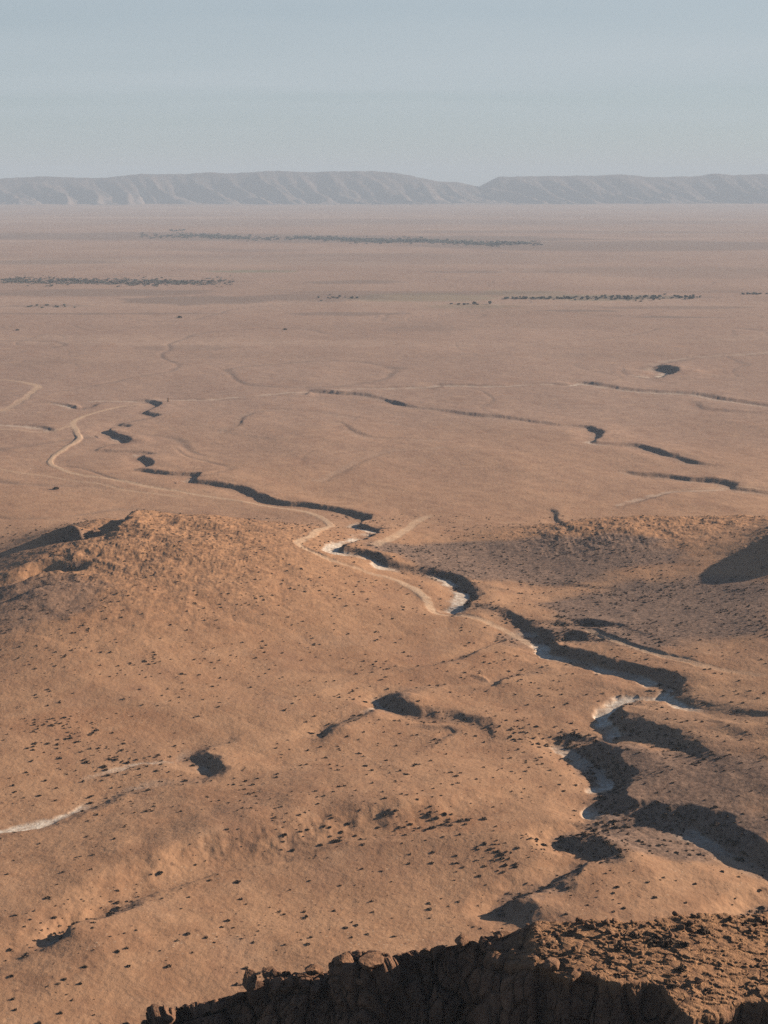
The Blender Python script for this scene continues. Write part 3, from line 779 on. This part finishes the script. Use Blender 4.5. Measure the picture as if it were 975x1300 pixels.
# ------------------------------------------------------------------ shrubs
def shrub_arrays(seed, n, leaf=0.17):
    """a low dome of small leaf faces; quads (4n,3)"""
    r = np.random.default_rng(seed)
    a = r.uniform(0, 2 * math.pi, n); u = r.uniform(0.0, 1, n); rad = r.uniform(0.25, 1, n) ** 0.6
    lob = 1 + 0.25 * np.sin(a * 3 + seed) + 0.2 * np.sin(a * 5 + 2 * seed)
    zz = u ** 0.9 * 0.72 * rad
    rr = np.sqrt(np.clip(1 - u ** 2, 0.05, 1)) * rad * 0.95 * lob
    c = np.stack([rr * np.cos(a), rr * np.sin(a), zz + 0.03], -1)
    t1 = r.normal(size=(n, 3)); t1 /= np.linalg.norm(t1, axis=1, keepdims=True)
    t2 = np.cross(t1, r.normal(size=(n, 3))); t2 /= np.linalg.norm(t2, axis=1, keepdims=True)
    L = leaf * r.uniform(0.7, 1.5, (n, 1)); W = L * r.uniform(0.6, 1.0, (n, 1))
    q = np.stack([c - t1 * L - t2 * W, c + t1 * L - t2 * W, c + t1 * L + t2 * W, c - t1 * L + t2 * W], 1)
    return q.reshape(-1, 3)


def quads_mesh(name, v, mat, smooth=False):
    f = np.arange(len(v)).reshape(-1, 4)
    return np_mesh(name, v, f, [mat], smooth)


# candidates scattered over the near plain, kept by local density
N0 = 300000
th = RNG.uniform(-math.radians(16.5), math.radians(16.5), N0); rr_ = np.sqrt(RNG.uniform(262.0 ** 2, 760.0 ** 2, N0))
sx_, sy_ = rr_ * np.sin(th), rr_ * np.cos(th)
s_scrub = sample(scrub, sx_, sy_); s_scr2 = sample(scr2, sx_, sy_); s_rock = sample(rocky, sx_, sy_)
s_tr = np.maximum(sample(track, sx_, sy_), sample(pale, sx_, sy_)); s_lift = sample(lift, sx_, sy_)
clump = np.clip(0.5 + 1.3 * fbm(sx_, sy_, 30, 3, 301), 0.05, 2.0)
area = math.radians(33) / 2 * (760.0 ** 2 - 262.0 ** 2); cell = area / N0             # m2 per candidate
scarp = np.zeros(N0)
gs = ground_at([60, 160, 230, 268, 310, 352, 385, 440, 500, 560, 605], [1200, 1146, 1118, 1105, 1092, 1088, 1078, 1068, 1058, 1046, 1040])
for k in range(len(gs) - 1):
    e = gs[k + 1] - gs[k]; t = np.clip(((sx_ - gs[k][0]) * e[0] + (sy_ - gs[k][1]) * e[1]) / (e @ e), 0, 1)
    scarp = np.maximum(scarp, np.exp(-((np.hypot(sx_ - gs[k][0] - t * e[0], sy_ - gs[k][1] - t * e[1]) / 6.0) ** 2)))
bp = np.maximum.reduce([patchpx(255, 1124, 60, 16, 401), patchpx(410, 1080, 75, 18, 402), patchpx(560, 1052, 60, 13, 403), patchpx(100, 1185, 70, 14, 404, .6), patchpx(650, 1090, 60, 25, 405, .4), patchpx(690, 935, 50, 18, 406, .6),
                        patchpx(120, 960, 110, 30, 407, .4), patchpx(60, 930, 70, 20, 408, .5)])
scarp = np.maximum(scarp * 0.5, sample(bp, sx_, sy_))
dens = 0.17 * clump + 0.42 * np.clip(s_scrub, 0, 1) ** 1.5 + 0.48 * s_scr2 * clump + 0.05 * s_rock * clump + 0.16 * scarp * clump
keep = (RNG.uniform(0, 1, N0) < dens * cell) & (s_tr < 0.3)
sx_, sy_, s_scrub, s_scr2, scarp, rr_ = [a[keep] for a in (sx_, sy_, s_scrub, s_scr2, scarp, rr_)]
sz_ = 0.11 + 0.46 * RNG.uniform(0, 1, len(sx_)) ** 4.4 + 0.24 * np.clip(s_scrub, 0, 1) * RNG.uniform(0, 1, len(sx_)) + scarp * (0.14 + 0.34 * RNG.uniform(0, 1, len(sx_)) ** 1.5) + 0.12 * np.clip(s_scrub, 0, 1)
szz = sample(Z, sx_, sy_)
print('shrubs', len(sx_))
# in the picture and how large it shows
w_ = sy_ * CP - (szz - CAM_H) * SP
ix_ = 487.5 + FOC * sx_ / w_; iy_ = 650 - FOC * (sy_ * SP + (szz - CAM_H) * CP) / w_
ridge_y = np.interp(ix_, [p[0] for p in BACK], [p[1] for p in BACK])
inview = (ix_ > 0) & (ix_ < 975) & (iy_ < ridge_y - 3)
show = np.where(inview, sz_ / w_, 0)
order = np.argsort(-show); solo = order[:290]; rest = order[290:]
sv = [quads_mesh('shrub', shrub_arrays(500 + i, 110), M_SHRUB) for i in range(8)]
for i in solo:
    o = add_obj('shrub', sv[int(RNG.integers(8))]); s = float(sz_[i])
    o.location = (sx_[i], sy_[i], szz[i] - 0.05); o.scale = (s * RNG.uniform(.85, 1.2), s * RNG.uniform(.85, 1.2), s * RNG.uniform(.75, 1.15)); o.rotation_euler = (0, 0, RNG.uniform(0, 6.28))
    if s_scrub[i] > 0.3:
        tag(o, 'dark bush crowded on a shaded gully bank below the dry riverbed', 'bush', group='bushes on the shaded gully banks')
    elif scarp[i] > 0.35:
        tag(o, 'dark bush dotting the eroded orange bank that crosses the lower plain', 'bush', group='bushes along the eroded orange bank')
    else:
        tag(o, 'small dry bush standing scattered on the open sandy slope', 'bush', group='bushes scattered on the open sand')
tmpl = np.array([shrub_arrays(700 + i, 22, 0.27) for i in range(10)])
pick = RNG.integers(0, 10, len(rest)); rot = RNG.uniform(0, 6.28, len(rest))
T = tmpl[pick] * sz_[rest][:, None, None]
cr, sr = np.cos(rot)[:, None], np.sin(rot)[:, None]
T = np.stack([T[..., 0] * cr - T[..., 1] * sr + sx_[rest][:, None], T[..., 0] * sr + T[..., 1] * cr + sy_[rest][:, None], T[..., 2] + szz[rest][:, None] - 0.04], -1)
tag(add_obj('desert_scrub', quads_mesh('desert_scrub', T.reshape(-1, 3), M_SHRUB)), 'countless dark scrub bushes sprinkled over the desert slopes and gullies', 'scrub', 'stuff')
# tufts on the sunlit spur
for i in range(34):
    px = random.uniform(640, 1000); j = int(np.searchsorted(ux, px)); row = 66 + int(random.uniform(.08, .9) * NTOP)
    if i < 16: px = random.gauss(832, 22); j = int(np.searchsorted(ux, px)); row = 66 + int(random.uniform(.30, .46) * NTOP)
    p = GP[row, j]; s = random.uniform(.18, .5)
    o = add_obj('shrub', random.choice(sv)); o.location = (p[0], p[1], p[2] - .05); o.scale = (s * 1.3, s, s * .8); o.rotation_euler = (0, 0, random.uniform(0, 6.28))
    tag(o, 'dark low bush growing among rocks on the sunlit rocky spur', 'bush', group='bushes on the sunlit rocky spur')


# ------------------------------------------------------------------ far trees
def tree_meshes(seed, tall):
    n = 70; r = np.random.default_rng(seed)
    a = r.normal(size=(n, 3)); a /= np.linalg.norm(a, axis=1, keepdims=True)
    c = a * (r.uniform(0.3, 1, (n, 1)) ** 0.5) * np.array([1, 1, tall * .75]); c[:, 2] += 0.3 + tall * .75
    t1 = r.normal(size=(n, 3)); t1 /= np.linalg.norm(t1, axis=1, keepdims=True)
    t2 = np.cross(t1, r.normal(size=(n, 3))); t2 /= np.linalg.norm(t2, axis=1, keepdims=True)
    L = r.uniform(.18, .38, (n, 1))
    q = np.stack([c - t1 * L - t2 * L, c + t1 * L - t2 * L, c + t1 * L + t2 * L, c - t1 * L + t2 * L], 1).reshape(-1, 3)
    crown = quads_mesh('crown', q, M_TREE)
    k = 6; ang = np.arange(k) * 2 * math.pi / k
    lo = np.stack([.09 * np.cos(ang), .09 * np.sin(ang), np.full(k, -.1)], -1); hi_ = np.stack([.05 * np.cos(ang), .05 * np.sin(ang), np.full(k, .5 + tall)], -1)
    f = np.array([[i, (i + 1) % k, k + (i + 1) % k, k + i] for i in range(k)])
    return crown, np_mesh('trunk', np.vstack([lo, hi_]), f, [M_BARK]), q


TM = [tree_meshes(900 + i, [0.8, 1.0, 1.5, 0.7, 1.9][i]) for i in range(5)]


def tree(px, py, s, kind, label, group, cat='tree'):
    g = ground_at([px], [py])[0]; z = float(sample(Z, g[:1], g[1:])[0])
    o = bpy.data.objects.new('tree', None); COL.objects.link(o); o.location = (g[0], g[1], z); s *= 0.62; o.scale = (s * 1.5, s * 1.5, s * 0.85); o.rotation_euler = (0, 0, random.uniform(0, 6.28))
    o.empty_display_size = 0.1
    tag(o, label, cat, group=group)
    add_obj('crown', TM[kind][0], o); add_obj('trunk', TM[kind][1], o)


for i, (px, s, k) in enumerate([(573, 2.2, 3), (582, 2.4, 0), (589, 2.6, 1), (594, 1.9, 3), (602, 3.0, 2), (606, 2.0, 0), (622, 2.7, 4)]):
    tree(px, 386.5 + (i % 3) * .5, s, k, ['round tree at the left end of the small grove on the pale plain', 'bushy tree second from the left in the small grove', 'tree in the middle of the small grove on the plain',
         'low tree just left of the tallest grove tree', 'tallest pointed tree of the small grove on the plain', 'low tree just right of the tallest grove tree', 'lone slim tree standing right of the small grove'][i],
         'trees of the small grove on the plain')
for i in range(190):
    px = random.uniform(640, 890)
    y = 379.2 + (px - 640) / 250 * -0.6 + random.gauss(0, 1.0) * (0.6 + 0.9 * (px > 730))
    tree(px, y, random.uniform(1.3, 2.7) * (1.35 if abs(px - 832) < 8 else 1), random.randrange(5), 'dark tree standing in the long tree belt right of centre on the far plain', 'trees of the long belt on the far plain')
for i in range(26):
    px, y = (random.uniform(402, 455), random.gauss(379, 1.4)) if i < 14 else (random.uniform(30, 95), random.gauss(389, 0.8))
    tree(px, y, random.uniform(1.3, 2.3), random.randrange(4),
         'dark tree among the loose clumps left of centre on the far plain' if i < 14 else 'dark tree in the short row near the left edge of the far plain',
         'loose clumps of trees on the far plain' if i < 14 else 'short row of trees by the left edge')
for i in range(16):
    tree(random.uniform(940, 985), random.gauss(374, .5), random.uniform(1.4, 2.4), random.randrange(4), 'dark tree in the thin row at the right edge of the far plain', 'thin row of trees by the right edge')


def grove(name, label, spots, smin, smax):
    A = []
    g = ground_at([s[0] for s in spots], [s[1] for s in spots]); zz = sample(Z, g[:, 0], g[:, 1])
    for i in range(len(spots)):
        s = 0.5 * random.uniform(smin, smax); q = TM[random.choice((0, 1, 3))][2].reshape(-1, 4, 3)[::2].reshape(-1, 3) * s * np.array([1.7, 1.7, 0.8])
        A.append(q + np.array([g[i, 0], g[i, 1], zz[i]]))
    tag(add_obj(name, quads_mesh(name, np.vstack(A), M_TREE)), label, 'trees', 'stuff')


sp_ = [(random.uniform(2, 300), 0) for _ in range(1100)]
sp_ = [(x, 357 + (x - 150) * 0.008 + random.gauss(0, 2.3) * (0.6 + 0.6 * math.sin(x / 37) ** 2)) for x, _ in sp_ if random.random() < 0.25 + 0.75 * min(1, (300 - x) / 70)]
grove('palm_grove', 'dark green grey band of palms across the left of the plain', sp_, 1.2, 3.0)
sp_ = []
for _ in range(2200):
    x = random.uniform(175, 690); w = math.exp(-((x - 270) / 45) ** 2) * .8 + math.exp(-((x - 470) / 85) ** 2) + math.exp(-((x - 600) / 60) ** 2) * .6 + .12
    if random.random() < w:
        sp_.append((x, 300.5 + (x - 260) * 0.022 + random.gauss(0, 1.3) + 0.8 * math.sin(x / 23)))
sp_ += [(random.uniform(216, 234), random.gauss(293, .5)) for _ in range(22)]
grove('oasis_woodland', 'distant bluish tree line of an oasis below the far hills', sp_, 2.6, 6.0)


# a stone cairn and a lone bush that read as specks on the plain
def cairn(px, py, h, label):
    g = ground_at([px], [py])[0]; z = float(sample(Z, g[:1], g[1:])[0]); A = []; Fs = []; o0 = 0
    v0, f0 = ico(2)
    for k in range(11):
        t = k / 11; s = h * (0.20 - 0.09 * t)
        r_ = np.random.default_rng(k)
        v = v0 * s * r_.uniform(.85, 1.15, (1, 3)) * np.array([1, 1, .62]) + np.array([r_.normal(0, .02 * h), r_.normal(0, .02 * h), h * (t + .06)])
        A.append(v); Fs.append(f0 + o0); o0 += len(v)
    tag(add_obj('stone_cairn', np_mesh('stone_cairn', np.vstack(A), np.vstack(Fs), [M_BOULDER], True), loc=(g[0], g[1], z)), label, 'cairn')


cairn(213.5, 511.5, 3.0, 'slim dark stone cairn standing alone beside the dry channel on the plain')
for (px, py, s, lab) in [(71, 622, 1.6, 'lone dark bush on the bare plain above the left hill'), (362, 418, 2.2, 'tiny solitary dark bush on the pale plain under the tree clumps'), (22, 419, 2.0, 'solitary dark bush near the left edge of the pale plain'),
                         (228, 403, 3.0, 'dark bush clump at the end of the thin dark line on the pale plain')]:
    g = ground_at([px], [py])[0]; z = float(sample(Z, g[:1], g[1:])[0])
    o = add_obj('shrub', sv[1]); o.location = (g[0], g[1], z); o.scale = (s, s, s); tag(o, lab, 'bush')

# ------------------------------------------------------------------ haze
bxv = np.array([(x, y, z) for x in (-19000, 19000) for y in (-600, 17500) for z in (-60.0, 330.0)], float)
bxf = np.array([(0, 1, 3, 2), (4, 6, 7, 5), (0, 4, 5, 1), (2, 3, 7, 6), (0, 2, 6, 4), (1, 5, 7, 3)])
mh = bpy.data.materials.new('air_haze'); mh.use_nodes = True
nt = mh.node_tree; nt.nodes.clear()
ho = nt.nodes.new('ShaderNodeOutputMaterial'); hv = nt.nodes.new('ShaderNodeVolumePrincipled')
hv.inputs['Color'].default_value = (0.475, 0.570, 0.680, 1); hv.inputs['Density'].default_value = 0.97e-4; hv.inputs['Anisotropy'].default_value = 0.0
nt.links.new(hv.outputs[0], ho.inputs['Volume'])
tag(add_obj('haze', np_mesh('haze', bxv, bxf, [mh], False)), 'pale blue desert haze over the plain', 'haze', 'stuff')

# ------------------------------------------------------------------ light and sky
w = bpy.data.worlds.new('World'); scene.world = w; w.use_nodes = True
nt = w.node_tree; nt.nodes.clear(); N = NT(nt)
sky = N.n('ShaderNodeTexSky', sky_type='NISHITA'); sky.sun_disc = False
sky.sun_elevation = SUN_EL; sky.sun_rotation = SUN_AZ; sky.altitude = 900; sky.air_density = 1.0; sky.dust_density = 0.6; sky.ozone_density = 2.0
tc = N.n('ShaderNodeTexCoord').outputs['Generated']
sepn = N.n('ShaderNodeSeparateXYZ'); nt.links.new(tc, sepn.inputs[0])
zc = N.math('MAXIMUM', sepn.outputs[2], 0.02)
comb = N.n('ShaderNodeCombineXYZ'); nt.links.new(N.math('DIVIDE', sepn.outputs[0], zc), comb.inputs[0]); nt.links.new(N.math('DIVIDE', sepn.outputs[1], zc), comb.inputs[1])
cl = N.noise(N.scalevec(comb.outputs[0], (0.07, 0.11, 1)), 1.0, 4, 0.45)
cl = N.math('MULTIPLY', N.ramp(cl, 0.3, 0.7, 0, 0.75), N.math('MULTIPLY', N.ramp(sepn.outputs[2], 0.02, 0.06), N.ramp(sepn.outputs[2], 0.13, 0.30, 1.0, 0.0)))
c = N.mix(N.ramp(sepn.outputs[2], 0.06, 0.32, 0.75, 0.0), sky.outputs[0], (4.1, 4.8, 5.3))
c = N.mix(cl, c, (5.1, 5.7, 6.1))
bg = N.n('ShaderNodeBackground'); nt.links.new(c, bg.inputs[0]); bg.inputs[1].default_value = 0.05
wo = N.n('ShaderNodeOutputWorld'); nt.links.new(bg.outputs[0], wo.inputs[0])

ld = bpy.data.lights.new('sun', 'SUN'); ld.energy = 4.9; ld.angle = math.radians(0.53); ld.color = (1.0, 0.86, 0.70)
lo = bpy.data.objects.new('sun', ld); COL.objects.link(lo); lo.location = (300, 100, 500)
lo.rotation_euler = Vector(SUNV.tolist()).to_track_quat('Z', 'Y').to_euler()

cd = bpy.data.cameras.new('camera'); cam = bpy.data.objects.new('camera', cd); COL.objects.link(cam)
cam.location = (0, 0, CAM_H); cam.rotation_euler = (math.pi / 2 - PITCH, 0, 0)
cd.sensor_fit = 'VERTICAL'; cd.sensor_height = 36.0; cd.lens = FOC / 1300.0 * 36.0
cd.clip_start = 0.5; cd.clip_end = 60000
scene.camera = cam

scene.render.engine = 'CYCLES'
scene.cycles.use_denoising = False
scene.cycles.max_bounces = 4; scene.cycles.diffuse_bounces = 0; scene.cycles.volume_bounces = 1
scene.cycles.use_adaptive_sampling = False
vs = scene.view_settings
vs.view_transform = 'Standard'; vs.look = 'None'; vs.exposure = 1.0; vs.gamma = 1.0; vs.use_curve_mapping = False
